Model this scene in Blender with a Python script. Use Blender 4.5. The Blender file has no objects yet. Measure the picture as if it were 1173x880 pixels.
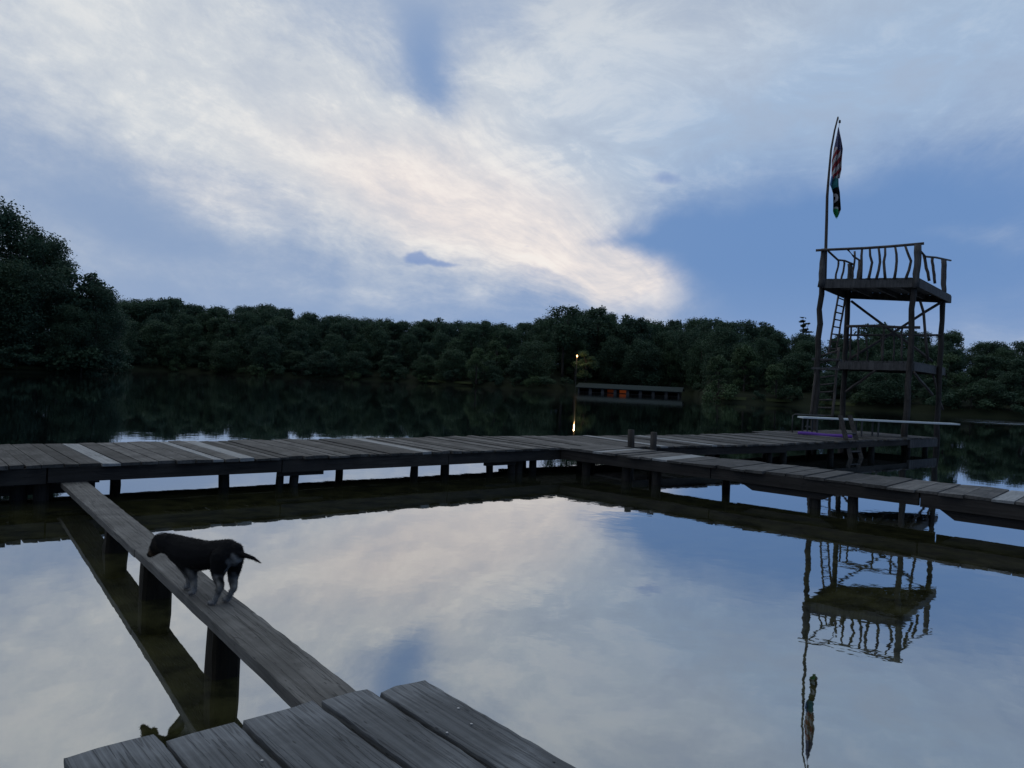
import bpy, bmesh, math, random
import numpy as np
from mathutils import Vector, Matrix

# ------------------------------------------------------------------ camera, world
SC = bpy.context.scene
COL = SC.collection
F, CX, CY, HC = 880.0, 586.5, 440.0, 2.1
ROLL, PITCH = math.radians(2.6), math.atan(8/880)
_f = np.array([0, math.cos(PITCH), -math.sin(PITCH)])
_r0 = np.array([1.0, 0, 0]); _u0 = np.cross(_r0, _f)
_r = _r0*math.cos(ROLL)+_u0*math.sin(ROLL)
_u = -_r0*math.sin(ROLL)+_u0*math.cos(ROLL)
def ray(px, py): return _f+_r*(px-CX)/F-_u*(py-CY)/F
def at(px, py, z):                      # point of the sight line at height z
    d = ray(px, py); t = (z-HC)/d[2]
    return Vector((d[0]*t, d[1]*t, z))
def deep(px, py, Y):                    # point of the sight line at depth Y
    d = ray(px, py); t = Y/d[1]
    return Vector((d[0]*t, d[1]*t, d[2]*t+HC))
def azel(px, py):
    d = ray(px, py); d = d/np.linalg.norm(d)
    return math.atan2(d[0], d[1]), math.asin(d[2])
def yhor(px): return 432+(px-CX)*math.tan(ROLL)

cam = bpy.data.cameras.new('camera'); cam.sensor_width = 36; cam.lens = F/1173*36
cam.clip_start = .05; cam.clip_end = 4000
camo = bpy.data.objects.new('camera', cam); COL.objects.link(camo)
camo.matrix_world = Matrix.Translation((0, 0, HC)) @ (Matrix.Rotation(math.pi/2-PITCH, 4, 'X') @ Matrix.Rotation(ROLL, 4, 'Z'))
SC.camera = camo
SC.view_settings.view_transform = 'Standard'; SC.view_settings.look = 'None'
SC.cycles.caustics_reflective = False; SC.cycles.caustics_refractive = False
SC.view_settings.exposure = 0.0; SC.view_settings.gamma = 1.0

SKY_GAIN = 1.12          # overall brightness of the dusk sky
def lin(r, g, b):
    f = lambda c: (c/255/12.92) if c/255 <= .04045 else ((c/255+.055)/1.055)**2.4
    return (f(r), f(g), f(b), 1)

class NT:
    def __init__(s, tree): s.t = tree; s.n = tree.nodes; s.l = tree.links
    def new(s, typ, **kw):
        n = s.n.new(typ)
        for k, v in kw.items(): setattr(n, k, v)
        return n
    def put(s, sock, v):
        if hasattr(v, 'default_value') and hasattr(v, 'links'): s.l.new(v, sock)
        else: sock.default_value = v
    def m(s, op, a, b=0.0, c=0.0, clamp=False):
        n = s.new('ShaderNodeMath', operation=op); n.use_clamp = clamp
        s.put(n.inputs[0], a); s.put(n.inputs[1], b); s.put(n.inputs[2], c)
        return n.outputs[0]
    def vm(s, op, a, b=None, scale=None):
        n = s.new('ShaderNodeVectorMath', operation=op); s.put(n.inputs[0], a)
        if b is not None: s.put(n.inputs[1], b)
        if scale is not None: s.put(n.inputs[3], scale)
        return n.outputs['Value'] if op in ('DOT_PRODUCT', 'LENGTH', 'DISTANCE') else n.outputs[0]
    def xyz(s, x, y, z=0.0):
        n = s.new('ShaderNodeCombineXYZ')
        for i, v in enumerate((x, y, z)): s.put(n.inputs[i], v)
        return n.outputs[0]
    def sep(s, v):
        n = s.new('ShaderNodeSeparateXYZ'); s.put(n.inputs[0], v); return n.outputs
    def noise(s, v, scale, detail=4.0, rough=.55, dist=0.0, col=False):
        n = s.new('ShaderNodeTexNoise'); s.put(n.inputs['Vector'], v)
        n.inputs['Scale'].default_value = scale; n.inputs['Detail'].default_value = detail
        n.inputs['Roughness'].default_value = rough; n.inputs['Distortion'].default_value = dist
        return n.outputs['Color'] if col else n.outputs['Fac']
    def ramp(s, v, lo, hi, a=0.0, b=1.0, smooth=True):
        n = s.new('ShaderNodeMapRange'); n.interpolation_type = 'SMOOTHSTEP' if smooth else 'LINEAR'
        s.put(n.inputs[0], v)
        for i, x in enumerate((lo, hi, a, b)): s.put(n.inputs[i+1], x)
        return n.outputs[0]
    def mix(s, f, a, b, mode='MIX'):
        n = s.new('ShaderNodeMix', data_type='RGBA', blend_type=mode)
        s.put(n.inputs[0], f); s.put(n.inputs[6], a); s.put(n.inputs[7], b)
        return n.outputs[2]

def build_world():
    w = bpy.data.worlds.new('World'); SC.world = w; w.use_nodes = True
    t = NT(w.node_tree); t.n.clear()
    D = t.new('ShaderNodeTexCoord').outputs['Generated']
    x, y, z = t.sep(D)
    az = t.m('ARCTAN2', x, y); el = t.m('ARCSINE', z)
    W0 = t.xyz(az, el)
    n1 = t.vm('SUBTRACT', t.noise(D, 4.5, 5, .55, col=True), (.5, .5, .5))
    n2 = t.vm('SUBTRACT', t.noise(D, 15, 4, .6, col=True), (.5, .5, .5))
    W = t.vm('ADD', W0, t.vm('SCALE', n1, scale=.11)); W = t.vm('ADD', W, t.vm('SCALE', n2, scale=.022))
    W = t.vm('MULTIPLY', W, (1, 1, 0))
    def blobs(lst, src, start=0.0):
        acc = start
        for (px, py, sx, sy, rot, amp) in lst:
            a, e = azel(px, py)
            mp = t.new('ShaderNodeMapping', vector_type='TEXTURE')
            t.put(mp.inputs[0], src)
            mp.inputs[1].default_value = (a, e, 0)
            mp.inputs[2].default_value = (0, 0, math.radians(-rot)+ROLL)
            mp.inputs[3].default_value = (sx/F, sy/F, 1)
            d2 = t.vm('DOT_PRODUCT', mp.outputs[0], mp.outputs[0])
            acc = t.m('MULTIPLY_ADD', t.m('POWER', .36788, d2), amp, acc)
        return acc
    # rotation: degrees clockwise as seen (positive slopes down to the right)
    cover = blobs(SKY_COVER, W, .04)
    Fz, Fe = azel(850, 390)
    Wf = t.vm('MULTIPLY', t.vm('ADD', W0, t.vm('SCALE', n1, scale=.085)), (1, 1, 0))
    d = t.vm('SUBTRACT', Wf, (Fz, Fe, 0)); dx, dy, _ = t.sep(d)
    rr = t.vm('LENGTH', d); th = t.m('ARCTAN2', dx, dy)
    side = t.m('MULTIPLY', t.ramp(t.m('ABSOLUTE', th), .55, 1.15, .12, 1), t.ramp(rr, .06, .3, .15, 1))
    st = t.noise(t.xyz(t.m('MULTIPLY', th, 3.4), t.m('MULTIPLY', rr, 3.0)), 1.6, 8, .66)
    fine = t.noise(t.xyz(t.m('MULTIPLY', th, 13), t.m('MULTIPLY', rr, 6)), 1.3, 8, .68)
    puff = t.noise(t.vm('MULTIPLY', D, (1, 1, 2.4)), 7, 8, .66, .5)
    mott = t.noise(t.vm('MULTIPLY', D, (1, 1, 2.0)), 26, 6, .65)
    tex = t.m('ADD', t.m('MULTIPLY', t.m('SUBTRACT', st, .5), 1.6), t.m('MULTIPLY', t.m('SUBTRACT', fine, .5), .55))
    tex = t.m('ADD', t.m('MULTIPLY', tex, side), t.m('MULTIPLY', t.m('SUBTRACT', puff, .5), .6))
    tex = t.m('ADD', tex, t.m('MULTIPLY', t.m('SUBTRACT', mott, .5), .30))
    amt = t.ramp(cover, .02, .6, .12, .62)
    c = t.m('ADD', cover, t.m('MULTIPLY', tex, amt))
    c = t.ramp(c, .03, 1.0)
    # clear-sky blue: deeper at upper right, paler low down
    base = t.mix(t.ramp(az, -.55, .35), lin(136, 158, 191), lin(105, 139, 187))
    base = t.mix(t.ramp(el, -.02, .16, .45, 0), base, lin(158, 177, 208))
    warm = blobs(SKY_WARM, W, 0.0)
    cloud = t.mix(t.ramp(warm, 0, 1), lin(207, 212, 217), lin(238, 228, 222))
    cloud = t.mix(t.ramp(blobs(SKY_CYAN, W, 0.0), 0, 1), cloud, lin(158, 181, 209))
    # thin grey-blue folds between the lit streaks
    fold = t.m('ADD', t.m('MULTIPLY', t.m('ADD', t.m('MULTIPLY', st, .6), t.m('MULTIPLY', fine, .4)), side), t.m('MULTIPLY', t.m('SUBTRACT', 1.0, side), puff))
    fold = t.m('ADD', t.m('MULTIPLY', fold, .7), t.m('ADD', t.m('MULTIPLY', puff, .2), t.m('MULTIPLY', mott, .1)))
    cloud = t.mix(t.ramp(fold, .58, .38, 0, .5), cloud, lin(160, 173, 194))
    lit = t.ramp(blobs([(420, 190, 330, 150, 22, 1.0)], W, 0.0), 0, .8, .18, 1)
    cloud = t.mix(t.m('MULTIPLY', t.ramp(fold, .50, .63, 0, .65), lit), cloud, lin(240, 237, 232))
    colr = t.mix(c, base, cloud)
    colr = t.mix(t.ramp(el, .36, .66, 0, .85), colr, t.mix(t.ramp(az, -.25, .55), lin(214, 217, 215), lin(150, 166, 182)))      # the pale overcast veil overhead
    # small slate scraps of low cloud
    sc_ = blobs(SKY_SCRAP, t.vm('ADD', W0, t.vm('SCALE', n2, scale=.035)), 0.0)
    sc_ = t.ramp(t.m('ADD', sc_, t.m('MULTIPLY', t.m('SUBTRACT', puff, .5), .5)), .35, .95, 0, .8)
    colr = t.mix(sc_, colr, lin(122, 147, 192))
    # unseen sky overhead is raised to brighten the foreground; the east behind fades
    up = t.ramp(el, .6, 1.1, 1, 1.1)
    back = t.ramp(y, -.75, .5, .62, 1)
    k = t.m('MULTIPLY', t.m('MULTIPLY', up, back), SKY_GAIN)
    bg = t.new('ShaderNodeBackground'); t.l.new(colr, bg.inputs[0]); t.put(bg.inputs[1], k)
    sky = t.new('ShaderNodeTexSky', sky_type='NISHITA'); sky.sun_disc = False
    sky.sun_elevation = math.radians(-1.5); sky.sun_rotation = math.radians(10); sky.ozone_density = 3.0
    bg2 = t.new('ShaderNodeBackground'); t.l.new(sky.outputs[0], bg2.inputs[0]); bg2.inputs[1].default_value = .1
    mx = t.new('ShaderNodeMixShader'); mx.inputs[0].default_value = .06
    t.l.new(bg.outputs[0], mx.inputs[1]); t.l.new(bg2.outputs[0], mx.inputs[2])
    o = t.new('ShaderNodeOutputWorld'); t.l.new(mx.outputs[0], o.inputs[0])

SKY_COVER = [   # px, py, half-width, half-height, slope, weight
    (180, 40, 330, 150, 18, .62), (330, 140, 260, 70, 22, .42), (470, 215, 230, 62, 22, .55),
    (610, 265, 150, 55, 24, .60), (700, 312, 75, 24, 12, .75), (640, 120, 210, 120, -14, .50),
    (860, 90, 320, 100, -10, .56), (1120, 60, 260, 125, -8, .46), (620, 190, 120, 60, 30, .25),
    (60, 165, 120, 50, 12, .16), (300, 250, 130, 40, 18, .20), (1100, 268, 95, 14, 3, .22), (885, 281, 36, 8, 0, .16),
    (180, 312, 140, 22, 4, .10), (420, 325, 260, 40, 4, .20), (1150, 370, 90, 26, 0, .25), (600, 340, 120, 18, 4, .10),
    (486, 66, 30, 88, -28, -.46), (480, 95, 40, 26, 40, -.22), (555, 20, 60, 30, 10, -.2), (290, 203, 60, 18, 8, -.30),
    (940, 262, 230, 62, -4, -.42), (760, 252, 70, 26, -24, -.30), (150, 245, 160, 42, 22, -.22), (640, 318, 40, 14, -8, -.35), (690, 280, 50, 9, -14, -.25),
    (640, -260, 620, 210, 0, .45), (-420, 60, 260, 200, 0, .4), (1560, 100, 260, 200, 0, .35)]
SKY_WARM = [(600, 270, 190, 75, 22, .75), (720, 312, 70, 28, 8, .8), (440, 210, 180, 50, 22, .50), (250, 225, 110, 40, 15, .35), (560, 170, 130, 50, 20, .2)]
SKY_CYAN = [(1080, 60, 330, 170, -8, .85), (640, 110, 130, 90, 0, .22), (860, 150, 200, 50, -10, .35)]
SKY_SCRAP = [(476, 294, 16, 9, 6, 1.0), (508, 300, 26, 6, 5, .9), (765, 205, 24, 8, 6, .75), (180, 300, 60, 9, 4, .25), (310, 300, 22, 16, 0, .42), (605, 281, 10, 3, 0, .5)]
build_world()

# ------------------------------------------------------------------ builders
R = random.Random(7)
class MB:
    def __init__(s): s.v = []; s.f = []
    def add(s, v, f):
        o = len(s.v); s.v += [tuple(p) for p in v]; s.f += [tuple(i+o for i in q) for q in f]
    def prism(s, quad, z0, z1):
        n = len(quad)
        v = [(p[0], p[1], z0) for p in quad]+[(p[0], p[1], z1) for p in quad]
        s.add(v, [tuple(range(n))[::-1], tuple(range(n, 2*n))]+[(i, (i+1) % n, (i+1) % n+n, i+n) for i in range(n)])
    def box(s, x0, x1, y0, y1, z0, z1, j=0.0, tilt=0.0):
        r = lambda: R.uniform(-j, j)
        t = R.uniform(-tilt, tilt)
        v = [(x0+r(), y0+r(), z0), (x1+r(), y0+r(), z0), (x1+r(), y1+r(), z0), (x0+r(), y1+r(), z0)]
        v = v+[(p[0], p[1], z1+(t if i in (1, 2) else -t)) for i, p in enumerate(v)]
        s.add(v, [(3, 2, 1, 0), (4, 5, 6, 7), (0, 1, 5, 4), (1, 2, 6, 5), (2, 3, 7, 6), (3, 0, 4, 7)])
    def bar(s, a, b, w, h, up=(0, 0, 1)):
        a = Vector(a); b = Vector(b); d = (b-a).normalized(); u = Vector(up)
        x = d.cross(u)
        if x.length < 1e-4: x = d.cross(Vector((0, 1, 0)))
        x.normalize(); y = x.cross(d)
        v = [p+x*sx*w/2+y*sy*h/2 for p in (a, b) for sx, sy in ((-1, -1), (1, -1), (1, 1), (-1, 1))]
        s.add(v, [(0, 1, 2, 3), (7, 6, 5, 4), (0, 4, 5, 1), (1, 5, 6, 2), (2, 6, 7, 3), (3, 7, 4, 0)])
    def tube(s, pts, rad, n=8, j=0.0):
        pts = [Vector(p) for p in pts]; rad = rad if hasattr(rad, '__len__') else [rad]*len(pts)
        vs = []
        for i, p in enumerate(pts):
            d = (pts[min(i+1, len(pts)-1)]-pts[max(i-1, 0)]).normalized()
            x = d.cross(Vector((.31, .95, .05)));  x = x if x.length > .2 else d.cross(Vector((1, 0, 0)))
            x.normalize(); y = d.cross(x)
            for k in range(n):
                a = 2*math.pi*k/n; rr = rad[i]*(1+R.uniform(-j, j))
                vs.append(p+x*math.cos(a)*rr+y*math.sin(a)*rr)
        fs = [(i*n+k, i*n+(k+1) % n, (i+1)*n+(k+1) % n, (i+1)*n+k) for i in range(len(pts)-1) for k in range(n)]
        fs += [tuple(range(n))[::-1], tuple((len(pts)-1)*n+k for k in range(n))]
        s.add(vs, fs)
    def pole(s, a, b, r, wob=0.0, seg=7, n=8, r2=None):      # a rough round pole, slightly crooked
        a = Vector(a); b = Vector(b); L = (b-a).length; pts = []; o = Vector((0, 0, 0))
        for i in range(seg+1):
            t = i/seg
            if 0 < i < seg: o = o*.6+Vector((R.uniform(-1, 1), R.uniform(-1, 1), R.uniform(-1, 1)))*wob
            else: o = Vector((0, 0, 0))
            pts.append(a.lerp(b, t)+o)
        r2 = r if r2 is None else r2
        s.tube(pts, [(r+(r2-r)*i/seg)*(1+R.uniform(-.07, .07)) for i in range(seg+1)], n, .05)
    def build(s, name, mat, parent=None, world=False, smooth=False):
        v = s.v
        if world and parent is not None:
            inv = MW[parent.name].inverted(); v = [inv @ Vector(p) for p in v]
        me = bpy.data.meshes.new(name); me.from_pydata([tuple(p) for p in v], [], s.f); me.update()
        if smooth: me.shade_smooth()
        if mat: me.materials.append(mat)
        o = bpy.data.objects.new(name, me); COL.objects.link(o)
        if parent is not None: o.parent = parent
        return o
MW = {}
def thing(name, label, cat, loc=(0, 0, 0), rz=0.0, group=None):
    o = bpy.data.objects.new(name, None); COL.objects.link(o)
    o.location = loc; o.rotation_euler = (0, 0, rz); o.empty_display_size = .2
    o['label'] = label; o['category'] = cat
    if group: o['group'] = group
    MW[o.name] = Matrix.Translation(loc) @ Matrix.Rotation(rz, 4, 'Z')
    return o
def tag(o, label, cat, group=None):
    o['label'] = label; o['category'] = cat
    if group: o['group'] = group
    return o

# ------------------------------------------------------------------ materials
def mat(name, base=(.2, .2, .2, 1), rough=.8, spec=.3, metal=0.0):
    m = bpy.data.materials.new(name); m.use_nodes = True
    t = NT(m.node_tree); b = t.n['Principled BSDF']
    b.inputs['Base Color'].default_value = base; b.inputs['Roughness'].default_value = rough
    b.inputs['Specular IOR Level'].default_value = spec; b.inputs['Metallic'].default_value = metal
    return m, t, b
def bump(t, b, h, strength, dist):
    n = t.new('ShaderNodeBump'); n.inputs['Strength'].default_value = strength; n.inputs['Distance'].default_value = dist
    t.l.new(h, n.inputs['Height']); t.l.new(n.outputs[0], b.inputs['Normal'])
def wood(name, c1, c2, axis='Y', rough=.7, across=26, along=1.1, crack=.5, spec=.35, blotch=.35, island=.35, bstr=.6):
    m, t, b = mat(name, rough=rough, spec=spec)
    tc = t.new('ShaderNodeTexCoord').outputs['Object']
    isl = t.new('ShaderNodeNewGeometry').outputs['Random Per Island']
    off = t.vm('SCALE', (13.1, 7.7, 5.3), scale=isl)
    p = t.vm('ADD', tc, off)
    sc = {'X': (along, across, across), 'Y': (across, along, across), 'Z': (across, across, along)}[axis]
    q = t.vm('MULTIPLY', p, sc)
    g = t.noise(q, 1.0, 7, .65, .4)
    fine = t.noise(t.vm('MULTIPLY', q, (3, 3, 3)), 1.0, 4, .6)
    ck = t.noise(t.vm('MULTIPLY', p, tuple(s*.55 for s in sc)), 1.0, 3, .5, .8)
    ckm = t.m('MULTIPLY', t.ramp(t.m('ABSOLUTE', t.m('SUBTRACT', ck, .5)), .0, .022, 1, 0), crack)
    bl = t.noise(p, 2.3, 4, .6)
    v = t.m('ADD', t.m('MULTIPLY', t.ramp(g, .3, .7), .6), t.m('MULTIPLY', fine, .4))
    col = t.mix(v, c1, c2)
    col = t.mix(t.m('MULTIPLY', t.ramp(bl, .38, .68), blotch), col, tuple(x*.45 for x in c1[:3])+(1,))
    br = t.m('ADD', 1-island/2, t.m('MULTIPLY', isl, island))
    col = t.mix(1.0, col, t.xyz(br, br, br), 'MULTIPLY')
    kn = t.new('ShaderNodeTexVoronoi'); t.l.new(t.vm('MULTIPLY', p, {'X': (1.1, 5, 5), 'Y': (5, 1.1, 5), 'Z': (5, 5, 1.1)}[axis]), kn.inputs['Vector'])
    col = t.mix(t.ramp(kn.outputs['Distance'], .05, .13, .75, 0), col, tuple(x*.25 for x in c1[:3])+(1,))
    col = t.mix(ckm, col, (.008, .008, .009, 1))
    t.l.new(col, b.inputs['Base Color'])
    bump(t, b, t.m('SUBTRACT', t.m('ADD', g, t.m('MULTIPLY', fine, .4)), ckm), bstr, .006)
    return m
M = {}
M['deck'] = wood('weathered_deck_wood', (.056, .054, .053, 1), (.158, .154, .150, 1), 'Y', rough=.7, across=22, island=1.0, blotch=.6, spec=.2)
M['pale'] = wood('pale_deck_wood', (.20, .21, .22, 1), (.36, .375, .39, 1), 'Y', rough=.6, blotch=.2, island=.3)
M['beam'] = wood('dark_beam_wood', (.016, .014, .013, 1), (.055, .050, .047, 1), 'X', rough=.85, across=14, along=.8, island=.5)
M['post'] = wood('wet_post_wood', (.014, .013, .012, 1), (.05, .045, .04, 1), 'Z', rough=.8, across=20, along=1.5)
M['fg'] = wood('grey_board_wood', (.066, .073, .083, 1), (.265, .280, .300, 1), 'Y', rough=.72, across=46, along=1.1, crack=.45, blotch=.55, island=.5, bstr=.9)
M['gang'] = wood('gangplank_wood', (.058, .057, .056, 1), (.20, .196, .19, 1), 'Y', rough=.7, across=34, along=.8, crack=.6, blotch=.5, island=.15, bstr=.8)
M['tower'] = wood('tower_wood', (.052, .052, .055, 1), (.145, .146, .152, 1), 'Z', rough=.85, across=14, along=1.2)
M['tpost'] = wood('dark_timber_post', (.03, .028, .028, 1), (.09, .085, .082, 1), 'Z', rough=.9, across=14, along=1.2, spec=.15)
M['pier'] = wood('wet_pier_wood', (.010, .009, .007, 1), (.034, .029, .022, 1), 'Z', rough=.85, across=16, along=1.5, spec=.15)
M['log'] = wood('peeled_log_wood', (.055, .049, .047, 1), (.15, .132, .125, 1), 'Z', rough=.85, across=16, along=1.5)

def leafmat(name, c1, c2, c3):
    m, t, b = mat(name, rough=.65, spec=.25)
    isl = t.new('ShaderNodeNewGeometry').outputs['Random Per Island']
    oi = t.new('ShaderNodeObjectInfo').outputs['Random']
    tc = t.new('ShaderNodeTexCoord').outputs['Object']
    n = t.noise(tc, .45, 2, .5)
    col = t.mix(t.m('ADD', t.m('MULTIPLY', t.ramp(n, .35, .68), .6), t.m('MULTIPLY', isl, .4)), c1, c2)
    col = t.mix(t.m('MULTIPLY', oi, .55), col, c3)
    t.l.new(col, b.inputs['Base Color'])
    tr = t.new('ShaderNodeBsdfTranslucent'); t.l.new(col, tr.inputs[0])
    mx = t.new('ShaderNodeMixShader'); mx.inputs[0].default_value = .3
    o = t.n['Material Output']
    t.l.new(b.outputs[0], mx.inputs[1]); t.l.new(tr.outputs[0], mx.inputs[2]); t.l.new(mx.outputs[0], o.inputs[0])
    return m
M['leaf'] = leafmat('green_leaves', (.034, .070, .042, 1), (.068, .120, .062, 1), (.040, .082, .066, 1))
M['leaf_pale'] = leafmat('pale_green_leaves', (.050, .095, .044, 1), (.090, .145, .066, 1), (.065, .11, .06, 1))
M['needle'] = leafmat('pine_needles', (.018, .034, .020, 1), (.034, .055, .030, 1), (.02, .04, .025, 1))
M['bark'] = wood('bark', (.03, .026, .022, 1), (.09, .08, .07, 1), 'Z', rough=.9, across=9, along=2)

def simple(name, c, rough=.7, spec=.3, metal=0.0, var=.25, sc=8.0):
    m, t, b = mat(name, c, rough, spec, metal)
    n = t.noise(t.new('ShaderNodeTexCoord').outputs['Object'], sc, 4, .6)
    t.l.new(t.mix(n, tuple(x*(1-var) for x in c[:3])+(1,), tuple(min(1, x*(1+var)) for x in c[:3])+(1,)), b.inputs['Base Color'])
    bump(t, b, n, .15, .01)
    return m
M['grass'] = simple('bank_grass', (.035, .046, .018, 1), .9, .1, var=.5, sc=.6)
M['earth'] = simple('forest_floor', (.014, .019, .010, 1), .95, .1, var=.5, sc=.5)
M['roof'] = simple('metal_roof', (.030, .043, .046, 1), .9, .08, var=.2, sc=1.5)
M['wall'] = simple('grey_boards', (.085, .09, .10, 1), .8, .2, var=.3, sc=2)
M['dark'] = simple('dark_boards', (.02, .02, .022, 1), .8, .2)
M['metal'] = simple('dark_metal', (.06, .065, .07, 1), .5, .5, .3)
M['white'] = simple('diving_board_coating', (.62, .70, .76, 1), .5, .4, var=.08)
M['purple'] = simple('purple_foam', (.13, .06, .32, 1), .8, .2, var=.1)
M['rope'] = simple('white_rope', (.45, .47, .5, 1), .9, .1)
M['nail'] = simple('nail_metal', (.42, .43, .45, 1), .4, .5, .6)
def glow(name, c, s):
    m = bpy.data.materials.new(name); m.use_nodes = True; t = NT(m.node_tree)
    b = t.n['Principled BSDF']; b.inputs['Emission Color'].default_value = c; b.inputs['Emission Strength'].default_value = s
    b.inputs['Base Color'].default_value = (.3, .2, .1, 1)
    return m
M['lamp'] = glow('lamp_glass', (1, .55, .20, 1), 5)

def water_mat():
    m = bpy.data.materials.new('lake_water'); m.use_nodes = True; t = NT(m.node_tree)
    t.n.clear()
    geo = t.new('ShaderNodeNewGeometry'); P = geo.outputs['Position']
    n1 = t.noise(P, .9, 3, .55, .3); n2 = t.noise(P, 3.6, 3, .5)
    px, py, _ = t.sep(P)
    # a breeze-ruffled strip far out on the right, calm elsewhere
    patch = t.noise(t.vm('MULTIPLY', P, (.05, .12, 0)), 1.0, 2, .5)
    dist = t.vm('LENGTH', P)
    calm = t.ramp(patch, .42, .66, .45, 1.25)
    h = t.m('ADD', t.m('MULTIPLY', n1, 1.0), t.m('MULTIPLY', n2, .35))
    h = t.m('MULTIPLY', h, calm)
    azm = t.m('DIVIDE', px, t.m('MAXIMUM', py, 1.0))
    band = t.m('MULTIPLY', t.ramp(azm, .55, .63), t.m('MULTIPLY', t.ramp(dist, 72, 79), t.ramp(dist, 82, 92, 1, 0)))
    chop = t.noise(t.vm('MULTIPLY', P, (1, 1.6, 1)), 1.4, 3, .6)
    h = t.m('ADD', h, t.m('MULTIPLY', t.m('MULTIPLY', t.m('MULTIPLY', chop, t.ramp(t.noise(t.vm('MULTIPLY', P, (.12, .25, 0)), 1.0, 3, .6), .35, .6)), band), 18.0))
    bp = t.new('ShaderNodeBump'); bp.inputs['Strength'].default_value = 1.0; bp.inputs['Distance'].default_value = WATER_BUMP
    t.l.new(h, bp.inputs['Height'])
    gl = t.new('ShaderNodeBsdfGlossy'); gl.distribution = 'GGX'; gl.inputs['Color'].default_value = (.93, .95, .97, 1)
    ruf = t.m('MULTIPLY', band, t.ramp(t.noise(t.vm('MULTIPLY', P, (.10, .30, 0)), 1.0, 3, .6), .40, .55))
    t.l.new(t.m('ADD', t.ramp(dist, 22, 110, .016, .05), t.m('MULTIPLY', ruf, .14)), gl.inputs['Roughness'])
    t.l.new(bp.outputs[0], gl.inputs['Normal'])
    df = t.new('ShaderNodeBsdfDiffuse')
    mud = t.mix(t.ramp(t.noise(P, 2.6, 8, .72), .32, .68), (.016, .017, .007, 1), (.080, .080, .032, 1))
    far = t.ramp(dist, 6, 22)
    t.l.new(t.mix(far, mud, (.006, .010, .011, 1)), df.inputs['Color'])
    fr = t.new('ShaderNodeFresnel'); fr.inputs['IOR'].default_value = WATER_IOR
    mx = t.new('ShaderNodeMixShader'); t.l.new(t.m('MULTIPLY_ADD', fr.outputs[0], .57, .43), mx.inputs[0])
    t.l.new(df.outputs[0], mx.inputs[1]); t.l.new(gl.outputs[0], mx.inputs[2])
    o = t.new('ShaderNodeOutputMaterial'); t.l.new(mx.outputs[0], o.inputs[0])
    return m
WATER_BUMP, WATER_IOR = .0024, 1.6
M['water'] = water_mat()

# ------------------------------------------------------------------ lake and land
SHORE = [(-180, 7), (-120, 9), (-75, 30), (-60, 60), (-50, 92), (-40, 108), (-33, 110), (-29.4, 113), (-28.2, 118), (-27.2, 175), (-24, 178), (-18, 162), (-9, 166),
         (-4, 150), (1, 138), (3.6, 138), (4.6, 152), (13.5, 152), (15, 108), (20, 110), (25, 106), (30, 99), (35, 103), (45, 90), (58, 60), (75, 30), (120, 9), (180, 7)]
def shore(a):
    a = (a+180) % 360-180
    for (a0, d0), (a1, d1) in zip(SHORE, SHORE[1:]):
        if a0 <= a <= a1: return d0+(d1-d0)*(a-a0)/(a1-a0)
def ground_z(az, r):
    d = r-shore(az)
    if d < 0: return max(-2.5, d*.25)
    return min(1.0, d*.35)+min(max(0, d-5)*.13, 4.6)*min(1, shore(az)/60)
def build_land():
    me = MB(); na = 240; ds = [-12, -3, 0, .8, 1.8, 3, 6, 12, 25, 45, 80, 160, 400, 1500]
    for i in range(na):
        a = -180+360*i/na; s = shore(a)
        for d in ds:
            r = max(1.5, s+d); j = math.sin(a*1.7)*.6+math.sin(a*4.1)*.35 if 0 <= d < 7 else 0
            z = ground_z(a, s+d)
            me.v.append((r*math.sin(math.radians(a))+j, r*math.cos(math.radians(a))+j, z))
    n = len(ds)
    for i in range(na):
        k = (i+1) % na
        for q in range(n-1): me.f.append((i*n+q, i*n+q+1, k*n+q+1, k*n+q))
    o = me.build('terrain', M['earth'], smooth=True); o['kind'] = 'structure'
    w = MB(); ring = [(1200*math.sin(2*math.pi*i/64), 1200*math.cos(2*math.pi*i/64), 0) for i in range(64)]
    w.add(ring, [tuple(range(64))[::-1]])
    o = w.build('lake_water', M['water']); o['kind'] = 'structure'
build_land()

# ------------------------------------------------------------------ docks
def planks(x0, x1, wmin, wmax, y0, y1, zt, th=.045, jit=.05, skip=()):
    mb = MB(); pale = []; x = x0
    while x < x1-.05:
        w = min(R.uniform(wmin, wmax), x1-x); c = x+w/2
        hit = any(abs(c-s) < w/2+.001 for s in skip)
        m = MB() if hit else mb
        m.box(x+.008, x+w-.012, y0+R.uniform(-jit, jit), y1+R.uniform(-jit, jit), zt-th, zt+R.uniform(-.011, .011), .008, .007)
        if hit: pale.append(m)
        x += w
    return mb, pale
ZD = .55
aA = math.radians(40.0)
corner = Vector((1.12, 17.36, 0))
def along(px, py, org, ang, z=ZD):
    p = at(px, py, z)-org; return p.x*math.cos(ang)+p.y*math.sin(ang)

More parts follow.
